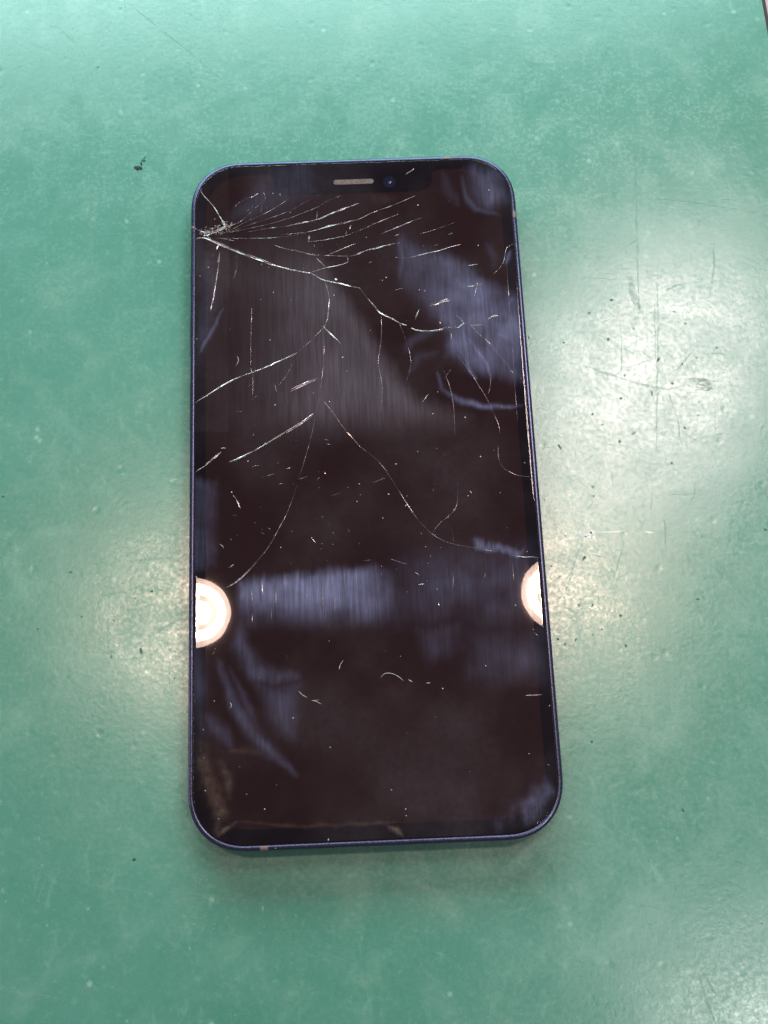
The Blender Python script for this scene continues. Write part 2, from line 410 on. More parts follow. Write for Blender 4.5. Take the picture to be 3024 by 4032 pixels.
cool = mx(
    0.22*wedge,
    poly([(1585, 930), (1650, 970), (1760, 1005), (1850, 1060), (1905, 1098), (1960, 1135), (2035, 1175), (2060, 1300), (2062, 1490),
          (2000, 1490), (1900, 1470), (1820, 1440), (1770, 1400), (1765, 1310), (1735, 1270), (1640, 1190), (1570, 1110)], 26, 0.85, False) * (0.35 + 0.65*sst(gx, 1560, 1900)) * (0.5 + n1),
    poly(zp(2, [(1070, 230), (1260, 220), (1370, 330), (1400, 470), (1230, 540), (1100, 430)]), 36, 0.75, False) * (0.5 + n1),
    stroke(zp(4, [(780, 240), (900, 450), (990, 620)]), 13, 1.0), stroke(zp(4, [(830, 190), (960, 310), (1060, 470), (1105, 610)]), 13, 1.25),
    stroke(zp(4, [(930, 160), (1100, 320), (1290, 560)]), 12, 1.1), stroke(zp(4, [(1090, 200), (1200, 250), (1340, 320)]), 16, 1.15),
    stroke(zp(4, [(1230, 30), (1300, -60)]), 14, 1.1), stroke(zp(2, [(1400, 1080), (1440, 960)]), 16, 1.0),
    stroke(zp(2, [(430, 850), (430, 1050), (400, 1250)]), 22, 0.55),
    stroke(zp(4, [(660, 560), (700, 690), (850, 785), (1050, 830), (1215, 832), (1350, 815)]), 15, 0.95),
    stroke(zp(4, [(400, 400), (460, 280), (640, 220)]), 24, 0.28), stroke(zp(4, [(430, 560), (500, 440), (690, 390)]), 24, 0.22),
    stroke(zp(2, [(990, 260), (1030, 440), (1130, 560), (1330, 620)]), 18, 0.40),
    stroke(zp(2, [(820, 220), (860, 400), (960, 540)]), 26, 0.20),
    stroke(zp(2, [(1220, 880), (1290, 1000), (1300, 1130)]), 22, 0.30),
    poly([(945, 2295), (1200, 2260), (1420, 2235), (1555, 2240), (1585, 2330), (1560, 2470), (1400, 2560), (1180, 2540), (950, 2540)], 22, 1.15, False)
        * sst(gy, 2510, 2340) * sst(gx, 1640, 1420) * (0.6 + 0.8*n1),  # blue reflected patch, painted into the haze colour
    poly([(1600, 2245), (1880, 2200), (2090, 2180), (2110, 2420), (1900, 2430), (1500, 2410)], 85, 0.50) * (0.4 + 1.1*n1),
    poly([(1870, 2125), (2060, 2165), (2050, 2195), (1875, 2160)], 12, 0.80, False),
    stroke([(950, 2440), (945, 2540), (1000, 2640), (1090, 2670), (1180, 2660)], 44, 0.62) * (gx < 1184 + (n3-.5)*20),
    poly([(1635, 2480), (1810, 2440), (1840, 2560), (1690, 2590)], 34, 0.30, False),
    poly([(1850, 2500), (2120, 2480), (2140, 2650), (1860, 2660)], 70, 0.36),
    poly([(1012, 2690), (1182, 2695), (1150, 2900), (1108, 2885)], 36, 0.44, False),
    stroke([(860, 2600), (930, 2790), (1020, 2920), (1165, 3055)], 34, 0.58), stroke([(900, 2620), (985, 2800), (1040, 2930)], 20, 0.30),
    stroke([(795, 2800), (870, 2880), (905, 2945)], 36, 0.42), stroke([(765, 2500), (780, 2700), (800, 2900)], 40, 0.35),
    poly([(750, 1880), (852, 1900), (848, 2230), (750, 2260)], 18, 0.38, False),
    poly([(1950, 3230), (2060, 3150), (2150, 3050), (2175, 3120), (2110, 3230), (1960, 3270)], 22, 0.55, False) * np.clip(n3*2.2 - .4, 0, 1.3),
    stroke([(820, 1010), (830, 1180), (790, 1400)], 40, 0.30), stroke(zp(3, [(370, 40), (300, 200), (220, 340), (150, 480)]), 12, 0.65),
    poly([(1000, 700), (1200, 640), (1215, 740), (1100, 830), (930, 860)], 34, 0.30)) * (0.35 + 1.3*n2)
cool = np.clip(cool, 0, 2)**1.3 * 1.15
warm = mx(
    stroke([(790, 2930), (810, 3050), (870, 3190), (850, 3290)], 38, 0.62), stroke([(860, 2990), (900, 3090), (910, 3150)], 24, 0.42),
    stroke([(852, 3297), (890, 3265), (940, 3240)], 10, 1.1), stroke([(900, 2960), (960, 2950), (1030, 2965)], 16, 0.35),
    stroke([(930, 3238), (1200, 3250), (1500, 3240), (1560, 3232)], 9, 0.35), stroke([(1522, 3250), (1556, 3262), (1590, 3292)], 11, 1.0),
    stroke([(1470, 770), (1500, 790), (1560, 785)], 22, 0.22)) * (0.4 + 1.2*n3)
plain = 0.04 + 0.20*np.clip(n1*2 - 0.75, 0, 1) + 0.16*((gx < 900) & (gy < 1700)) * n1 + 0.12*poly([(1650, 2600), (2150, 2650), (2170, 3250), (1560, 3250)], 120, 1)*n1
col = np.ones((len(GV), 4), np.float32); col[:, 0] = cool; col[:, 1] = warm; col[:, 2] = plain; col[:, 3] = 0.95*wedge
ca = glass.data.color_attributes.new('grease_reflection', 'FLOAT_COLOR', 'POINT'); ca.data.foreach_set('color', col.ravel())

# -- cracks and scratches in the cover glass: each a faceted sliver of its own
rnd = random.Random(11)
ZT = 7.2205
def sliver(name, pts_px, w0, mat, taper=(0.25, 0.25), jit=0.35, parent=None, z=ZT, hgt=0.22, step=0.9):
    P = [on_plane(x, y, z*MM)/MM for x, y in pts_px]
    Q = []
    for i in range(len(P) - 1):                # Catmull-Rom through the traced points
        p0 = P[max(i-1, 0)]; p1 = P[i]; p2 = P[i+1]; p3 = P[min(i+2, len(P)-1)]
        k = max(2, int((p2 - p1).length/step))
        for j in range(k):
            t = j/k
            Q.append(0.5*((2*p1) + (p2 - p0)*t + (2*p0 - 5*p1 + 4*p2 - p3)*t*t + (3*p1 - p0 - 3*p2 + p3)*t**3))
    Q.append(P[-1]); n = len(Q); vs, fs = [], []
    for i, q in enumerate(Q):
        d = (Q[min(i+1, n-1)] - Q[max(i-1, 0)]); d.z = 0; d.normalize(); s = Vector((-d.y, d.x, 0))
        t = i/(n-1)
        e = min(1, 0.15 + t/max(taper[0], 1e-3)*0.85, 0.15 + (1-t)/max(taper[1], 1e-3)*0.85)
        w = w0*e*(1 - jit*0.5 + jit*rnd.random()*1.3)
        q = q + s*(rnd.random() - .5)*w0*0.5*jit
        off = (rnd.random() - .5)*w*0.8; hh = w*hgt*rnd.uniform(0.2, 1.8)
        for a, zz in ((-w/2, 0), (off, hh), (w/2, 0)):
            v = q + s*a; vs.append((v.x*MM, v.y*MM, (z + zz)*MM))
    for i in range(n - 1):
        a, b = 3*i, 3*i + 3
        fs += [(a, a+1, b+1, b), (a+1, a+2, b+2, b+1)]
    return mesh_obj(name, vs, fs, mat, parent or glass)
U = 700/1659/18.6                              # zoom pixel -> mm
def crack(k, w, pts, mat=None, taper=(0.2, 0.2), jit=0.6):
    u = U*(Z[k][2]/(700/1659))
    m = mat or (M_BRIGHT if w >= 12 else M_CRACK if w >= 7 else M_FAINT)
    if w >= 9 and len(pts) > 2 and mat is None:   # the far lip of the same fracture, a hair beside it
        o = (rnd.uniform(3, 7))*rnd.choice((-1, 1))
        sliver('crack', zp(k, [(x + o*.4 + rnd.uniform(-2, 2), y + o + rnd.uniform(-2, 2)) for x, y in pts[rnd.choice((0, 0, 1)):]]), max(w*u*0.35, 0.04), M_FAINT, (.3, .3), 0.9)
    return sliver('crack', zp(k, pts), max(w*u*0.68, 0.045), m, taper, jit)
N0 = (0.02, 0.02)
CR = [
 (1, 17, [(118, 852), (195, 845), (330, 905), (480, 965), (660, 1035), (830, 1095)]), (1, 13, [(800, 1086), (980, 1135), (1110, 1160), (1180, 1172)]),
 (1, 8, [(220, 838), (340, 893), (500, 958), (690, 1030), (860, 1094)]),
 (1, 12, [(1180, 1172), (1240, 1200), (1320, 1243), (1440, 1265), (1560, 1295), (1659, 1315)]),
 (1, 20, [(115, 755), (165, 785), (215, 795), (300, 785), (380, 745), (440, 735), (500, 712)]), (1, 12, [(200, 830), (290, 800), (370, 765), (410, 740)]),
 (1, 6, [(495, 715), (540, 690), (600, 640), (660, 580), (720, 530), (770, 480), (750, 410)]),
 (1, 10, [(160, 385), (185, 440), (260, 520), (310, 590), (350, 660), (385, 700), (408, 742)]), (1, 14, [(348, 645), (372, 700), (395, 745)]),
 (1, 9, [(118, 860), (160, 848), (200, 845)]), (1, 10, [(170, 788), (230, 830), (300, 890)]),
 (1, 5, [(300, 830), (450, 770), (600, 690), (800, 600), (960, 500), (1040, 455)]), (1, 5, [(350, 820), (560, 745), (800, 665), (1000, 590), (1180, 490), (1300, 430)]),
 (1, 6, [(400, 800), (700, 740), (900, 690), (1050, 640), (1250, 560), (1330, 510), (1480, 450)]),
 (1, 6, [(600, 790), (800, 755), (960, 740)]), (1, 9, [(940, 742), (1100, 705), (1240, 675), (1440, 595), (1659, 515)]),
 (1, 6, [(900, 820), (1170, 790)]), (1, 10, [(1160, 792), (1250, 770), (1400, 730), (1500, 710), (1659, 665)]), (2, 8, [(0, 685), (160, 610), (350, 540), (560, 450)]),
 (1, 5, [(300, 850), (600, 850), (900, 840), (1150, 800)]), (1, 5, [(320, 845), (420, 860), (480, 875)]),
 (1, 6, [(1150, 885), (1350, 860), (1530, 820), (1659, 770)]), (2, 8, [(0, 790), (150, 725), (280, 670), (400, 625)]),
 (2, 7, [(230, 810), (380, 750), (500, 700), (620, 655)]), (2, 9, [(0, 1000), (90, 965), (190, 940), (300, 910), (410, 888)]),
 (1, 8, [(1310, 1010), (1380, 995), (1480, 950), (1610, 900)]), (1, 7, [(1320, 1010), (1500, 1015), (1600, 1010), (1659, 985)]),
 (2, 6, [(610, 805), (720, 775), (860, 725), (930, 700)]), (2, 9, [(370, 1025), (500, 1030), (640, 995), (780, 965), (870, 935), (980, 905)]),
 (2, 5, [(1040, 1105), (1140, 1090)]), (1, 9, [(855, 915), (950, 945), (1090, 975), (1220, 1005), (1280, 1005)]), (1, 7, [(1240, 1030), (1290, 1075), (1335, 1120)]),
 (1, 8, [(1200, 1165), (1330, 1125), (1440, 1105), (1540, 1070), (1530, 1015)]), (1, 6, [(1118, 1030), (1122, 1100), (1125, 1165)]),
 (1, 8, [(1255, 590), (1248, 680)]), (1, 12, [(1180, 820), (1177, 880)]), (1, 13, [(1567, 725), (1555, 768)]), (1, 12, [(1526, 778), (1520, 815)]),
 (1, 12, [(630, 472), (665, 455), (703, 428)]), (1, 5, [(470, 575), (520, 520), (600, 475), (640, 460)]),
 (1, 9, [(738, 548), (725, 618)]), (1, 7, [(652, 535), (645, 582)]), (1, 7, [(618, 582), (590, 602)]), (1, 7, [(785, 540), (783, 580)]), (1, 8, [(715, 520), (735, 530)]),
 (1, 12, [(345, 975), (335, 1080), (315, 1220), (285, 1400), (255, 1530)]), (1, 12, [(332, 912), (312, 958)]), (1, 9, [(505, 1060), (500, 1140), (480, 1225)]),
 (1, 5, [(498, 990), (505, 1060)]), (1, 5, [(285, 985), (270, 1045)]),
 (1, 10, [(1320, 1245), (1345, 1310), (1365, 1400), (1358, 1520), (1345, 1610), (1315, 1674)]),
 (3, 6, [(1315, 205), (1318, 380), (1310, 560), (1295, 690), (1285, 800), (1278, 855)]), (3, 13, [(1308, 198), (1350, 245), (1410, 300), (1480, 370)]),
 (3, 8, [(1278, 855), (1265, 920), (1240, 1000)]), (3, 5, [(1240, 1000), (1215, 1150), (1170, 1330), (1120, 1500), (1080, 1630)]),
 (5, 6, [(1065, 30), (1010, 190), (960, 310), (890, 440), (800, 600), (680, 750)]), (5, 9, [(690, 740), (600, 840), (500, 930), (400, 985)]),
 (3, 8, [(1278, 855), (1340, 930), (1420, 1030), (1500, 1150), (1590, 1250), (1659, 1330)]),
 (4, 6, [(0, 1115), (60, 1175), (150, 1245), (215, 1310), (290, 1420), (360, 1530), (440, 1659)]),
 (6, 5, [(270, 0), (360, 140), (450, 280), (540, 380), (600, 430), (700, 485), (820, 515), (950, 535), (1080, 560), (1250, 600)]), (6, 8, [(1240, 598), (1340, 608), (1452, 612)]),
 (6, 5, [(795, 0), (793, 120), (785, 180), (750, 245), (660, 320), (610, 375), (590, 410)]), (6, 7, [(788, 175), (768, 225), (745, 250)]), (4, 4, [(835, 1430), (834, 1520), (832, 1600)]),
 (3, 14, [(118, 912), (200, 860), (300, 795), (420, 725), (550, 665), (650, 630), (780, 580), (900, 525), (1068, 448)]), (3, 4, [(1065, 450), (1200, 330), (1310, 215)]),
 (3, 12, [(430, 1470), (540, 1420), (680, 1355), (820, 1270), (960, 1185)]), (3, 12, [(118, 1560), (210, 1500), (280, 1440), (362, 1372)]), (3, 8, [(348, 1340), (400, 1334)]),
 (3, 12, [(632, 590), (648, 638)]), (3, 5, [(645, 20), (635, 300), (635, 590)]), (3, 6, [(650, 640), (655, 740), (648, 840)]), (3, 8, [(505, 478), (520, 520), (495, 572)]),
 (3, 6, [(605, 762), (650, 742)]), (3, 7, [(858, 740), (872, 812)]), (3, 5, [(895, 750), (960, 670), (1040, 520)]), (3, 6, [(640, 890), (690, 850)]), (3, 6, [(490, 1000), (555, 995)]),
 (2, 10, [(0, 1305), (40, 1320), (110, 1410), (200, 1510), (238, 1548)]), (4, 13, [(165, 35), (205, 70), (290, 110), (360, 150), (415, 167)]),
 (4, 9, [(455, 188), (490, 205), (580, 215), (680, 205), (742, 180)]), (4, 7, [(740, 180), (790, 188), (840, 185), (885, 150), (930, 165), (1020, 165), (1080, 175)]),
 (4, 6, [(208, 75), (212, 180), (208, 300), (188, 420), (185, 490)]), (4, 7, [(185, 490), (205, 580), (218, 700), (215, 800), (200, 880)]),
 (4, 9, [(358, 148), (375, 195), (395, 240)]), (4, 6, [(395, 240), (415, 310), (440, 380), (450, 480), (435, 570), (400, 650)]),
 (4, 9, [(815, 85), (850, 110), (890, 155)]), (4, 9, [(935, 160), (975, 205), (1030, 260)]), (4, 5, [(1000, 230), (1100, 320), (1290, 560)]), (4, 6, [(1000, 165), (1030, 162)]),
 (4, 5, [(745, 185), (780, 240), (775, 330)]), (4, 5, [(820, 400), (930, 540), (1000, 650), (1080, 780), (1130, 890)]), (4, 6, [(1125, 880), (1165, 970), (1180, 1055)]),
 (4, 5, [(1165, 1150), (1165, 1230), (1190, 1310), (1250, 1360), (1330, 1395), (1440, 1405)]), (4, 6, [(720, 540), (760, 640), (790, 760), (805, 880), (812, 1060)]),
 (4, 5, [(1095, 560), (1102, 620), (1098, 680), (1080, 730)]), (4, 10, [(1080, 118), (1120, 92), (1165, 85)]), (4, 5, [(1165, 85), (1200, 138)]),
 (2, 8, [(1040, 1297), (1130, 1292), (1178, 1270)]), (2, 7, [(1138, 1250), (1130, 1310), (1110, 1385)]), (2, 12, [(690, 1482), (780, 1455), (882, 1430)]), (2, 6, [(680, 1475), (760, 1445), (870, 1408)]),
 (2, 7, [(592, 1508), (558, 1605)]), (2, 10, [(355, 1336), (442, 1314)]), (2, 5, [(1475, 898), (1405, 945), (1390, 1040), (1350, 1120), (1280, 1190)]),
 (2, 5, [(1408, 1040), (1418, 1220), (1430, 1400), (1445, 1659)]), (4, 5, [(1258, 0), (1280, 300), (1303, 700), (1325, 960)]),
 (4, 7, [(540, 800), (600, 725)]), (4, 6, [(720, 608), (778, 528)]), (4, 6, [(222, 778), (272, 755)]), (4, 7, [(485, 125), (520, 35)]), (4, 6, [(692, 155), (715, 70), (735, 0)]), (4, 8, [(683, 135), (700, 155)]),
 (4, 6, [(815, 190), (820, 130)]), (2, 8, [(865, 812), (910, 802)]), (2, 8, [(370, 826), (412, 808)]), (2, 9, [(470, 250), (510, 225), (548, 198)]), (2, 13, [(497, 235), (535, 212)]), (2, 6, [(965, 235), (1010, 185)]),
 (2, 9, [(122, 1078), (155, 1068)]), (2, 7, [(735, 920), (762, 908)]), (2, 6, [(850, 1158), (888, 1150)]), (2, 6, [(862, 502), (885, 506)]),
]
for k, w, pts in CR: crack(k, w, pts)
for k, w, pts in [(3, 13, [(1005, 808), (1100, 764), (1252, 696)]), (3, 13, [(1010, 788), (1105, 745), (1255, 682)]), (3, 11, [(950, 1190), (1100, 1100), (1225, 1010)]),
                  (3, 6, [(960, 1200), (1110, 1108), (1230, 1020)]), (1, 5, [(335, 980), (325, 1080)]), (2, 7, [(30, 990), (120, 955), (190, 938)])]:
    crack(k, w, pts, M_CRACKP)
for i in range(110):
    t = rnd.random(); cx, cy = 150 + t*300, 800 - 70*t + rnd.gauss(0, 1)*(10 + 16*math.sin(t*3.1))
    a = rnd.gauss(-0.35, 0.6); L = rnd.uniform(8, 34)
    o = sliver('chip', zp(1, [(cx, cy), (cx + L*.5*math.cos(a), cy + L*.5*math.sin(a) + rnd.uniform(-3, 3)), (cx + L*math.cos(a), cy + L*math.sin(a))]), rnd.uniform(0.05, 0.26), rnd.choice((M_BRIGHT, M_CRACK, M_CRACK)), (.3, .3), 0.9, None, ZT, 0.5, 0.25)
for x, y in [(585, 1030), (635, 1040), (735, 1085), (800, 1110), (690, 1050), (455, 950), (540, 990), (905, 430), (950, 490), (965, 380), (880, 545), (835, 545), (1230, 690), (1245, 660), (1500, 830), (1520, 865), (1380, 970), (1440, 905), (1225, 905), (1300, 905)]:
    a = rnd.gauss(1.5, 0.4); L = rnd.uniform(10, 26)
    sliver('chip', zp(1, [(x, y), (x + L*math.cos(a), y + L*math.sin(a))]), rnd.uniform(0.07, 0.16), M_CRACK, (.3, .3), 0.9, None, ZT, 0.4, 0.25)
SCR = [(8, 10, [(1285, 287), (1420, 280)]), (5, 11, [(465, 115), (500, 160), (535, 240)]), (5, 12, [(338, 572), (362, 585), (380, 612)]), (5, 9, [(425, 797), (475, 765)]),
       (5, 6, [(465, 303), (515, 310)]), (5, 8, [(728, 458), (762, 488)]), (5, 9, [(793, 424), (820, 438)]), (6, 8, [(245, 625), (370, 665)]), (6, 7, [(15, 640), (90, 630)]),
       (6, 8, [(440, 730), (490, 765)]), (6, 5, [(745, 370), (752, 430), (760, 490)]), (6, 5, [(753, 730), (758, 800), (752, 870)]), (6, 11, [(888, 65), (907, 86)]), (4, 10, [(140, 1455), (240, 1412)]),
       (4, 6, [(635, 1495), (632, 1530)]), (4, 6, [(555, 1465), (560, 1480)]), (5, 10, [(1380, 128), (1420, 112), (1470, 95)]), (5, 12, [(1535, 428), (1556, 458)]), (5, 7, [(1300, 330), (1310, 308)]),
       (5, 6, [(1200, 510), (1245, 575)]), (5, 8, [(890, 15), (935, 12)]), (5, 8, [(735, 890), (740, 1000), (745, 1060)]), (5, 8, [(865, 990), (868, 1130)]), (5, 9, [(1150, 980), (1160, 1080)]), (5, 8, [(640, 1000), (655, 1160)]),
       (5, 6, [(1300, 980), (1312, 1220)]), (5, 8, [(650, 1220), (648, 1310)]), (5, 6, [(828, 1180), (826, 1280)]), (5, 6, [(1420, 1080), (1418, 1210)]), (6, 8, [(640, 975), (638, 1010)]), (6, 8, [(470, 835), (525, 828)]), (6, 7, [(1010, 775), (1020, 740)]),
       (3, 8, [(640, 1512), (715, 1498)]), (3, 9, [(962, 1530), (1015, 1516)]), (3, 6, [(745, 1610), (860, 1575)]), (3, 8, [(1085, 1628), (1155, 1603)]), (3, 10, [(1240, 1645), (1278, 1608)]),
       (3, 6, [(1318, 1255), (1362, 1264)]), (3, 6, [(1342, 1295), (1378, 1305)]), (3, 12, [(1322, 1560), (1332, 1580)]), (5, 8, [(275, 1605), (298, 1580)]), (6, 6, [(1240, 660), (1252, 800)]), (6, 7, [(1420, 1228), (1452, 1255)])]
for k, w, pts in SCR:
    o = crack(k, w, pts, M_CRACK, (0.3, 0.3), 0.8); o.name = 'scratch'

# earpiece slot, front camera
def stadium(cx, cy, L, T, n=8):
    pts = []
    for s, a0 in ((1, -90), (-1, 90)):
        for i in range(n + 1):
            a = math.radians(a0 + 180*i/n); pts.append((cx + s*(L/2 - T/2) + T/2*math.cos(a), cy + T/2*math.sin(a)))
    return pts
pa, pb = on_plane(1314, 718, ZT*MM)/MM, on_plane(1470, 713, ZT*MM)/MM
ecx, ecy, elen = (pa.x + pb.x)/2, (pa.y + pb.y)/2, (pb - pa).length
def prism(name, pts, z0, z1, mat, parent):
    n = len(pts)
    return mesh_obj(name, [(x*MM, y*MM, z*MM) for z in (z0, z1) for x, y in pts],
                    [tuple(range(n, 2*n))] + [(i, (i+1) % n, n + (i+1) % n, n + i) for i in range(n)], mat, parent)
prism('earpiece_slot', stadium(ecx, ecy, elen + 0.22, 1.28), 6.84, 7.2230, M_GASKET, phone)
grille = prism('earpiece_grille', stadium(ecx, ecy, elen, 1.10), 6.9, 7.2260, M_GRILLE, phone)
pc = on_plane(1533, 716, 6.85*MM)/MM
def disc(cx, cy, r, n=28): return [(cx + r*math.cos(2*math.pi*i/n), cy + r*math.sin(2*math.pi*i/n)) for i in range(n)]
fc = prism('front_camera', disc(pc.x, pc.y, 1.36), 6.804, 6.835, M_LENSRING, phone)
lv, lf, nr, ns = [], [], 6, 24
for i in range(nr + 1):
    t = i/nr*math.pi/2
    for j in range(ns):
        a = 2*math.pi*j/ns; lv.append(((pc.x + 0.66*math.cos(t)*math.cos(a))*MM, (pc.y + 0.66*math.cos(t)*math.sin(a))*MM, (6.836 + 0.25*math.sin(t))*MM))
for i in range(nr):
    for j in range(ns): lf.append((i*ns + j, i*ns + (j+1) % ns, (i+1)*ns + (j+1) % ns, (i+1)*ns + j))
mesh_obj('lens', lv, lf, M_LENS, fc, True)

# side buttons (left) : proud of the frame by a quarter of a millimetre
def button(name, px_a, px_b, x_px=745, proud=0.30):
    ya = on_plane(x_px, px_a, 4*MM).y/MM; yb = on_plane(x_px, px_b, 4*MM).y/MM
    y0, y1 = min(ya, yb), max(ya, yb); x0, x1, b = -W/2 + 0.2, -W/2 - proud, 0.14
    vs, fs = [], []
    for x, ins in ((x0, 0), (x1 + b, 0), (x1, b)):
        vs += [(x*MM, yy*MM, zz*MM) for yy, zz in ((y0+ins, 2.4+ins), (y1-ins, 2.4+ins), (y1-ins, 5.0-ins), (y0+ins, 5.0-ins))]
    for k in (0, 4):
        for i in range(4): fs.append((k+i, k+(i+1) % 4, k+4+(i+1) % 4, k+4+i))
    fs.append((8, 9, 10, 11))
    mesh_obj(name, vs, fs, M_FRAME, phone)
button('mute_switch', 1058, 1142); button('volume_button', 1248, 1414); button('volume_button', 1516, 1702)

# antenna bands: short strips of the frame profile, a hair proud
def band(side, px, py, length=1.5):
    p = on_plane(px, py, 7.1*MM)/MM; prof = FRAME[3:13]; vs, fs = [], []
    for s in (-length/2, length/2):
        for ins, z in prof:
            i2 = ins - 0.012; z2 = z + (0.012 if z > 6.5 else 0)
            if side in 'LR': sx = -1 if side == 'L' else 1; vs.append((sx*(W/2 - i2)*MM, (p.y + s)*MM, z2*MM))
            else: sy = -1 if side == 'B' else 1; vs.append(((p.x + s)*MM, sy*(H/2 - i2)*MM, z2*MM))
    n = len(prof)
    for i in range(n - 1): fs.append((i, i+1, n+i+1, n+i))
    mesh_obj('antenna_band', vs, fs, M_BAND, phone, True)
band('B', 1040, 3345); band('T', 1760, 618); band('L', 752, 895, 0.5); band('R', 2026, 842)
nick_pts = zp(1, [(290, 213), (358, 182), (490, 153), (615, 162), (125, 392), (95, 482), (1120, 141), (1505, 128)]) + \
    zp(7, [(800, 1533), (525, 1553), (130, 1312)]) + zp(8, [(635, 1483), (1550, 552), (1540, 1190)]) + zp(2, [(1430, 297), (1490, 455)])
for x, y in nick_pts:
    p = on_plane(x, y, 7.0*MM)/MM; s = rnd.uniform(0.07, 0.14)
    # settle the nick onto the rounded lip of the frame
    ins = min(W/2 - abs(p.x), H/2 - abs(p.y))
    cx, cy = W/2 - RAD, H/2 - RAD
    if abs(p.x) > cx and abs(p.y) > cy: ins = RAD - math.hypot(abs(p.x) - cx, abs(p.y) - cy)
    zt = np.interp(ins, [0, .04, .14, .30, .50, .72, 1.0], [6.3, 6.6, 6.84, 7.02, 7.11, 7.14, 7.1])
    vs = [(p.x + s*math.cos(a)*rnd.uniform(.6, 1.3), p.y + s*math.sin(a)*rnd.uniform(.6, 1.3), zt - 0.04) for a in (0, 1.2, 2.5, 3.8, 5.1)] + [(p.x, p.y, zt + 0.05)]
    mesh_obj('nick', [(a*MM, b*MM, c*MM) for a, b, c in vs], [(i, (i+1) % 5, 5) for i in range(5)], M_BARE, phone)

# ------------------------------------------------------------------ loose bits: splinters, dust
def lump(px, py, z, sx, sy, sz, rot, seed):
    r = random.Random(seed); p = on_plane(px, py, z*MM)/MM; vs = []
    for ring, (zz, k) in enumerate(((0, 0.8), (0.5, 1.0), (0.9, 0.6))):
        for i in range(7):
            a = 2*math.pi*i/7; q = k*r.uniform(0.75, 1.2); x, y = sx*q*math.cos(a), sy*q*math.sin(a)
            vs.append((p.x + x*math.cos(rot) - y*math.sin(rot), p.y + x*math.sin(rot) + y*math.cos(rot), z + sz*zz))
    vs.append((p.x, p.y, z + sz))
    fs = [(k*7 + i, k*7 + (i+1) % 7, (k+1)*7 + (i+1) % 7, (k+1)*7 + i) for k in (0, 1) for i in range(7)] + [(14 + i, 14 + (i+1) % 7, 21) for i in range(7)] + [tuple(range(6, -1, -1))]
    return vs, fs
def lump_obj(name, *a, mat=M_CHIP):
    vs, fs = lump(*a); return mesh_obj(name, [(x*MM, y*MM, z*MM) for x, y, z in vs], fs, mat)
tag(lump_obj('glass_splinter', *zp(1, [(1428, 1236)])[0], ZT + 0.01, 0.34, 0.24, 0.2, -0.5, 5), 'clear bead of glass beside the long crack at mid screen', 'splinter', 'loose glass splinters')
tag(lump_obj('glass_splinter', *zp(1, [(1180, 1174)])[0], ZT + 0.06, 0.26, 0.17, 0.16, 0.1, 6), 'white glass splinter where two cracks meet', 'splinter', 'loose glass splinters')
dv, df = [], []
def add_dust(px, py, s, seed, el=1.0):
    vs, fs = lump(px, py, ZT + 0.002, s*el, s, s*0.6, random.Random(seed).uniform(0, 3.1), seed)
    b = len(dv); dv.extend([(x*MM, y*MM, z*MM) for x, y, z in vs]); df.extend([tuple(b + i for i in f) for f in fs])
spots = zp(1, [(1003, 607), (840, 430), (238, 1120), (160, 1200), (845, 1355), (728, 1420), (1410, 1380)]) + zp(2, [(582, 540), (100, 840), (285, 1215), (250, 1242), (225, 1240), (1145, 915), (645, 1340), (595, 1330), (1245, 400)]) + \
    zp(3, [(812, 330), (1492, 490), (1368, 905), (1217, 825), (860, 935), (660, 1215), (130, 320), (608, 1460), (890, 1478), (1530, 620)]) + \
    zp(4, [(508, 1198), (330, 1300), (1128, 1188), (40, 1550), (12, 1605), (268, 1548), (30, 1463), (672, 712), (120, 210), (895, 920), (1020, 1240), (630, 890), (920, 1560), (410, 1640), (1380, 1290)]) + \
    zp(5, [(1625, 178), (1403, 466), (1540, 45), (912, 605), (456, 90), (1365, 1478), (300, 1552), (1400, 575), (1290, 620), (125, 880), (1020, 455)]) + \
    zp(6, [(228, 95), (368, 190), (530, 525), (495, 415), (625, 870), (1360, 563), (1265, 1002), (550, 658), (1195, 370), (325, 1418), (570, 600), (880, 108), (1410, 1200), (182, 290)]) + \
    zp(7, [(944, 470), (298, 332), (1245, 710), (505, 868), (335, 1295), (225, 1065), (1230, 1465), (208, 565), (710, 1215), (668, 140)]) + \
    zp(8, [(825, 905), (1314, 762), (1470, 852), (190, 1057), (305, 1215), (310, 1270), (548, 460), (608, 230), (960, 45), (1480, 370)])
for i, (x, y) in enumerate(spots): add_dust(x, y, rnd.uniform(0.045, 0.11), 100 + i, rnd.choice((1, 1, 1.6, 2.0)))
for i in range(60):
    add_dust(rnd.uniform(790, 2080), rnd.choice((rnd.uniform(700, 3200), rnd.uniform(1750, 2350))), rnd.uniform(0.02, 0.055), 400 + i, rnd.choice((1, 1, 2)))
def add_fibre(k, pts, w):
    o = sliver('fibre', zp(k, pts), w, M_DUST, (0.2, 0.2), 0.5, None, ZT + 0.02, 0.4)
    b = len(dv); dv.extend([tuple(v.co) for v in o.data.vertices]); df.extend([tuple(b + i for i in p.vertices) for p in o.data.polygons])
    bpy.data.objects.remove(o)
for k, pts, w in [(8, [(100, 140), (140, 105), (200, 110), (250, 135), (290, 170)], .085), (7, [(1318, 75), (1328, 35), (1352, 0)], .10), (7, [(985, 250), (1015, 280), (1060, 305)], .08),
                  (7, [(1090, 325), (1130, 335), (1175, 358)], .08), (7, [(1105, 330), (1160, 322)], .06), (8, [(470, 188), (510, 182)], .12), (8, [(325, 155), (362, 178)], .12), (7, [(425, 390), (440, 370), (425, 340)], .09)]:
    add_fibre(k, pts, w)
tag(mesh_obj('dust', dv, df, M_DUST), 'pale dust specks and lint on the cracked screen', 'dust', kind='stuff')

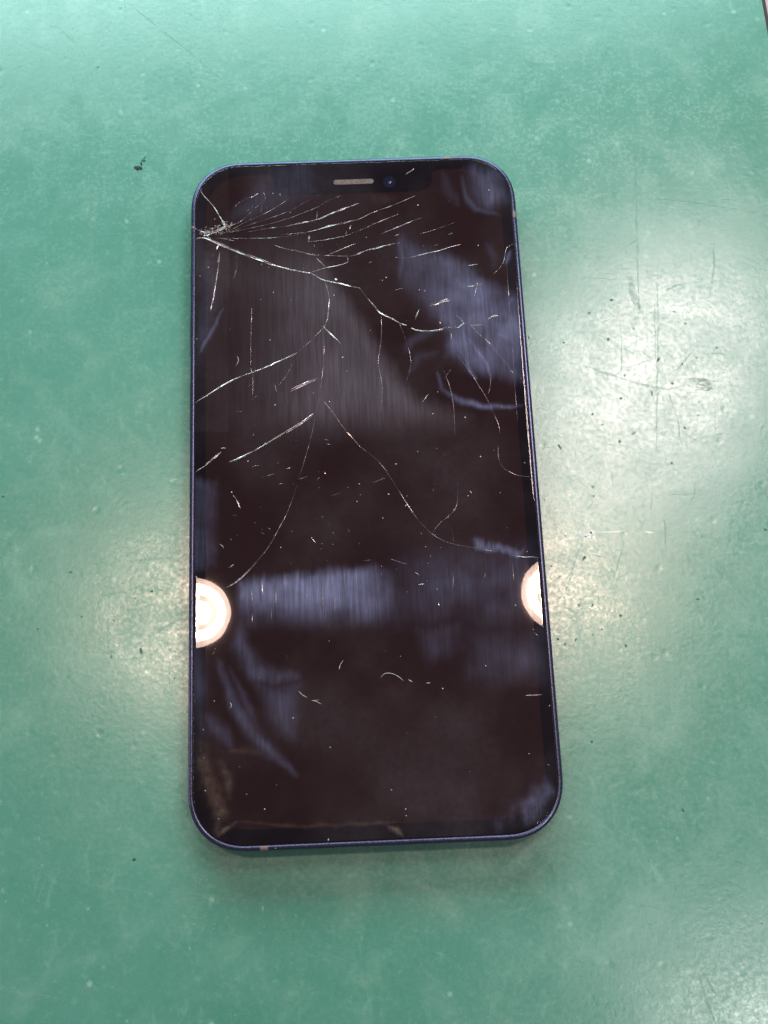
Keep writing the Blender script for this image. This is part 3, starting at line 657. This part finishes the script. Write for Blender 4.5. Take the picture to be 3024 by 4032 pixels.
# ------------------------------------------------------------------ wear on the mat
wr = random.Random(21)
def collect(name, items, mat, label=None):
    V, Fc = [], []
    for vs, fs in items:
        b = len(V); V.extend(vs); Fc.extend([tuple(b + i for i in f) for f in fs])
    o = mesh_obj(name, V, Fc, mat, work_mat); o['kind'] = 'stuff'; return o
def line_item(pts, w, z, taper=0.25):
    P = [on_plane(x, y, 0)/MM for x, y in pts]; Q = []
    for i in range(len(P) - 1):
        k = max(2, int((P[i+1] - P[i]).length/2.0))
        for j in range(k): Q.append(P[i].lerp(P[i+1], j/k))
    Q.append(P[-1]); n = len(Q); vs, fs = [], []
    for i, q in enumerate(Q):
        d = Q[min(i+1, n-1)] - Q[max(i-1, 0)]; d.normalize(); s = Vector((-d.y, d.x, 0)); t = i/(n-1)
        ww = w*min(1, .1 + t/taper, .1 + (1-t)/taper)*wr.uniform(.35, 1.3); q = q + s*wr.uniform(-.3, .3)*w
        for a in (-ww/2, ww/2): v = q + s*a; vs.append((v.x*MM, v.y*MM, z*MM))
    for i in range(n - 1): fs.append((2*i, 2*i+1, 2*i+3, 2*i+2))
    return vs, fs
def blob_item(px, py, r, z, el=1.0, n=7):
    p = on_plane(px, py, 0)/MM; rot = wr.uniform(0, 3.1); vs = []
    for i in range(n):
        a = 2*math.pi*i/n; q = r*wr.uniform(.55, 1.25); x, y = q*el*math.cos(a), q*math.sin(a)
        vs.append(((p.x + x*math.cos(rot) - y*math.sin(rot))*MM, (p.y + x*math.sin(rot) + y*math.cos(rot))*MM, z*MM))
    return vs, [tuple(range(n))]
S1 = 1000/1659; S5 = 800/1659
def a1(*p): return [(x*S1, y*S1) for x, y in p]
def a2(*p): return [(2024 + x*S1, y*S1) for x, y in p]
def a3(*p): return [(2024 + x*S1, 900 + y*S1) for x, y in p]
def a4(*p): return [(2024 + x*S1, 1800 + y*S1) for x, y in p]
def a5(*p): return [(x*S5, 1000 + y*S5) for x, y in p]
def a6(*p): return [(x*S5, 2000 + y*S5) for x, y in p]
def a7(*p): return [(x*S1, 3000 + y*S1) for x, y in p]
def a8(*p): return [(2000 + x*1024/1659, 3000 + y*1024/1659) for x, y in p]
lines = [(a1((805, 0), (1000, 150), (1180, 290), (1350, 440), (1500, 560)), .45), (a1((370, 170), (430, 220), (500, 290)), .5), (a1((585, 1100), (590, 1250), (602, 1400), (598, 1659)), .45),
  (a1((755, 980), (760, 1200), (752, 1500)), .4), (a1((705, 950), (650, 1180), (610, 1320)), .3), (a1((680, 1527), (900, 1526), (1140, 1524)), .35), (a1((1100, 1265), (1150, 1340)), .45), (a1((1255, 490), (1310, 530)), .35),
  (a5((600, 50), (720, 180), (860, 360), (960, 470)), .5), (a5((980, 460), (1040, 370), (1110, 330)), .4), (a5((250, 260), (310, 160), (380, 90)), .45), (a5((70, 640), (75, 900), (78, 1330)), .45),
  (a5((875, 580), (840, 740)), .6), (a5((945, 640), (950, 780)), .4), (a5((395, 1090), (490, 990)), .5), (a5((490, 1230), (500, 1275), (530, 1270)), .4), (a5((880, 1980), (1010, 1920)), .5), (a5((0, 1228), (75, 1226)), .35),
  (a2((870, 1295), (1150, 1320), (1400, 1360), (1659, 1405)), .45), (a2((1340, 1300), (1420, 1300), (1470, 1325)), .6), (a2((790, 990), (800, 1250), (798, 1640)), .5), (a2((680, 1640), (870, 1530)), .45), (a2((1460, 1095), (1659, 1105)), .35),
  (a2((170, 560), (360, 545)), .3), (a2((500, 430), (650, 432)), .3), (a2((1250, 490), (1550, 490)), .3), (a2((0, 685), (50, 680)), .4), (a2((890, 745), (970, 750)), .4),
  (a3((740, 300), (760, 430), (820, 560)), .6), (a3((935, 180), (940, 600), (935, 1000), (930, 1500)), .38), (a3((920, 450), (925, 900)), .4), (a3((805, 0), (810, 300), (815, 560)), .5), (a3((1310, 80), (1300, 300), (1285, 430)), .6),
  (a3((1130, 360), (1050, 375), (985, 410)), .55), (a3((440, 890), (640, 960), (850, 1020), (1000, 1048), (1160, 1020)), .55), (a3((1005, 1050), (1060, 1220), (1100, 1420)), .55), (a3((1170, 800), (1040, 950)), .35), (a3((690, 580), (705, 800), (695, 1050)), .45),
  (a3((555, 620), (630, 592)), .7), (a3((840, 800), (915, 860)), .6), (a3((720, 915), (910, 850)), .35), (a3((700, 1080), (830, 1140)), .3),
  (a4((500, 640), (610, 660)), .5), (a4((610, 700), (670, 770)), .5), (a4((440, 560), (380, 740), (330, 900), (335, 985), (490, 1045)), .55), (a4((980, 390), (992, 600)), .6), (a4((905, 220), (890, 400)), .5), (a4((640, 90), (650, 200)), .7),
  (a4((720, 560), (640, 830)), .35), (a4((980, 252), (1200, 235)), .45),
  (a6((820, 720), (940, 695), (1045, 685)), .6), (a6((590, 890), (700, 865)), .4), (a6((650, 480), (690, 630)), .5), (a6((860, 1190), (950, 1170)), .7), (a6((1340, 1100), (1375, 1200)), .7), (a6((1380, 1250), (1385, 1500)), .6),
  (a6((1060, 1160), (1250, 1040), (1420, 930)), .5), (a6((1000, 1240), (1190, 1220)), .5), (a6((1040, 740), (1042, 880)), .6), (a6((940, 440), (1530, 400)), .3), (a6((1420, 530), (1530, 485)), .4), (a6((480, 1130), (640, 1060)), .5),
  (a7((600, 800), (800, 830), (900, 850)), .4), (a7((1210, 915), (1310, 888)), .7), (a7((940, 950), (1020, 1075)), .4), (a7((745, 1240), (760, 1280), (755, 1320)), .5), (a7((1080, 1165), (1150, 1195)), .5), (a7((1335, 1280), (1400, 1220), (1440, 1400)), .4), (a7((85, 1275), (125, 1195)), .5),
  (a7((690, 600), (740, 650)), .4), (a7((520, 80), (680, 130)), .4), (a7((0, 1500), (300, 1525), (450, 1560)), .35), (a7((500, 930), (520, 950)), .6), (a7((1320, 880), (1650, 910)), .3),
  (a8((1210, 1340), (1260, 1500), (1330, 1672)), .55), (a8((1240, 1330), (1300, 1450), (1330, 1480)), .45), (a8((880, 1430), (930, 1500)), .5), (a8((1550, 1540), (1590, 1650)), .5), (a8((780, 400), (900, 375), (1000, 370)), .35), (a8((680, 530), (850, 455)), .35), (a8((1350, 640), (1370, 690)), .5), (a8((1440, 630), (1600, 690)), .3),
  ([(1320, 3560), (1390, 3545), (1430, 3560)], .4), ([(1540, 3490), (1565, 3450)], .35), ([(1580, 3480), (1610, 3440)], .4)]
items = [line_item(p, w, 0.012) for p, w in lines]
for i in range(420):                           # short random hairline scuffs
    x, y = wr.uniform(0, PW), wr.uniform(0, PH); a = wr.choice((wr.gauss(0, .35), wr.gauss(1.5, .4), wr.uniform(0, 3.1))); L = wr.choice((12, 18, 30, 45, 90))
    dx, dy = L*math.cos(a), L*math.sin(a); bend = wr.uniform(-.15, .15)
    items.append(line_item([(x, y), (x + dx/2 - dy*bend, y + dy/2 + dx*bend), (x + dx, y + dy)], wr.uniform(.10, .30), 0.008))
for i in range(240):                           # long fine hairlines from tools dragged over the mat
    x, y = wr.uniform(-50, PW), wr.uniform(-50, PH); a = wr.choice((wr.gauss(0, .25), wr.gauss(1.55, .2), wr.uniform(0, 3.1))); L = wr.uniform(60, 260)
    dx, dy = L*math.cos(a), L*math.sin(a); bend = wr.uniform(-.08, .08)
    items.append(line_item([(x, y), (x + dx/2 - dy*bend, y + dy/2 + dx*bend), (x + dx, y + dy)], wr.uniform(.08, .20), 0.010, .4))
collect('scratches', items, M_SCR)
pits = []
for x, y in a1((863, 34), (1028, 41), (473, 181), (715, 202), (1243, 93), (672, 528), (687, 552), (1282, 930), (946, 1002), (160, 840), (895, 1135), (925, 1192), (862, 1200), (910, 580), (668, 300), (1640, 447), (1130, 120)) + \
    a2((423, 633), (660, 415), (1287, 515), (1492, 572), (1020, 395), (265, 443), (1175, 740), (1315, 1058), (1205, 945), (575, 1150), (1605, 222), (1280, 205)) + \
    a4((1285, 1022), (1630, 475), (790, 1552), (1460, 265)) + a6((880, 655), (610, 745), (605, 985), (735, 1570), (1060, 1610), (222, 1108)) + \
    a7((943, 848), (180, 1162), (575, 960), (305, 1068), (1352, 770), (1312, 770), (1540, 1130), (830, 1690), (1538, 1655), (120, 352), (275, 675), (545, 690), (40, 910)) + \
    a8((1310, 460), (1140, 650), (595, 186), (470, 1268), (950, 508), (1415, 750), (978, 966), (515, 1000), (1080, 490)):
    pits.append(blob_item(x, y, wr.uniform(.16, .34), 0.016, wr.choice((1, 1, 1.5))))
for i in range(420):
    x, y = wr.uniform(0, PW), wr.uniform(0, PH); pits.append(blob_item(x, y, wr.choice((.06, .08, .1, .14, .2)), 0.016, wr.choice((1, 1, 2, 3)), 6))
collect('pale_pits', pits, M_PIT)
dk = []
for x, y in a3((722, 960), (513, 1212), (578, 1282), (783, 1335), (1118, 618), (1193, 842), (325, 745), (945, 858), (1035, 1012), (690, 1388), (298, 1427), (1030, 1532), (97, 714), (780, 652), (490, 552), (1050, 545), (635, 467), (570, 535), (1117, 1303), (1100, 885), (940, 1080), (1325, 780), (700, 1110), (900, 1075), (615, 722)) + \
    a4((515, 195), (520, 255), (1030, 40), (297, 780), (242, 712), (333, 1222), (512, 968), (515, 1162), (730, 1232), (575, 1125), (403, 1192), (458, 660), (335, 515), (200, 280), (1200, 930), (285, 1190), (425, 968), (695, 1035)) + \
    a6((578, 525), (1240, 682), (308, 988), (1105, 740), (930, 920), (1155, 1168), (910, 1215), (668, 890), (1425, 1390)) + [(14, 1955), (385, 264), (3012, 2085), (528, 3385), (2330, 2920), (2690, 3190)]:
    dk.append(blob_item(x, y, wr.uniform(.18, .34), 0.018, wr.choice((1, 1.2, 2.0))))
for i in range(100):
    x, y = wr.uniform(0, PW), wr.uniform(0, PH); dk.append(blob_item(x, y, wr.choice((.05, .07, .1)), 0.018, wr.choice((1, 2)), 6))
collect('dark_pits', dk, M_PITD)
st = [blob_item(x, y, r, 0.02, e) for x, y, r, e in ((543, 662, .55, 1.8), (566, 633, .45, 1.5), (556, 645, .3, 2.0), (570, 622, .2, 1.6), (540, 668, .3, 1.5))]
collect('dark_smear', st, M_STAIN)
wp = [blob_item(x, y, r, 0.02, e) for (x, y), r, e in zip(a4((495, 500), (480, 515), (520, 525), (510, 492), (430, 492), (530, 540), (465, 520)), (.42, .35, .38, .4, .2, .25, .3), (1.6, 2, 1.4, 1.5, 1.4, 1.6, 1.3))]
wp += [line_item(a4((540, 487), (640, 486), (700, 482)), .34, 0.02, .1), line_item(a4((850, 484), (915, 497)), .34, 0.02, .2), line_item(a4((745, 488), (800, 488)), .16, 0.02, .2)]
collect('white_residue', wp, M_PAINT)
sc = [line_item(a3((1130 + 8*i, 985 + 9*i), (1230 + 10*i, 980 + 10*i), (1330 - 12*i, 1000 + 8*i)), .75, 0.006, .35) for i in range(8)]
sc += [line_item(a3((750 + 10*i, 300 + 4*i), (770 + 9*i, 430), (830 + 6*i, 560 + 3*i)), .35, 0.006, .3) for i in range(4)]
sc += [line_item(a3((870 + 10*i, 230 + 12*i), (868 + 11*i, 330 + 8*i)), .3, 0.006, .3) for i in range(4)]
collect('dull_scuffs', sc, M_SCUFF)
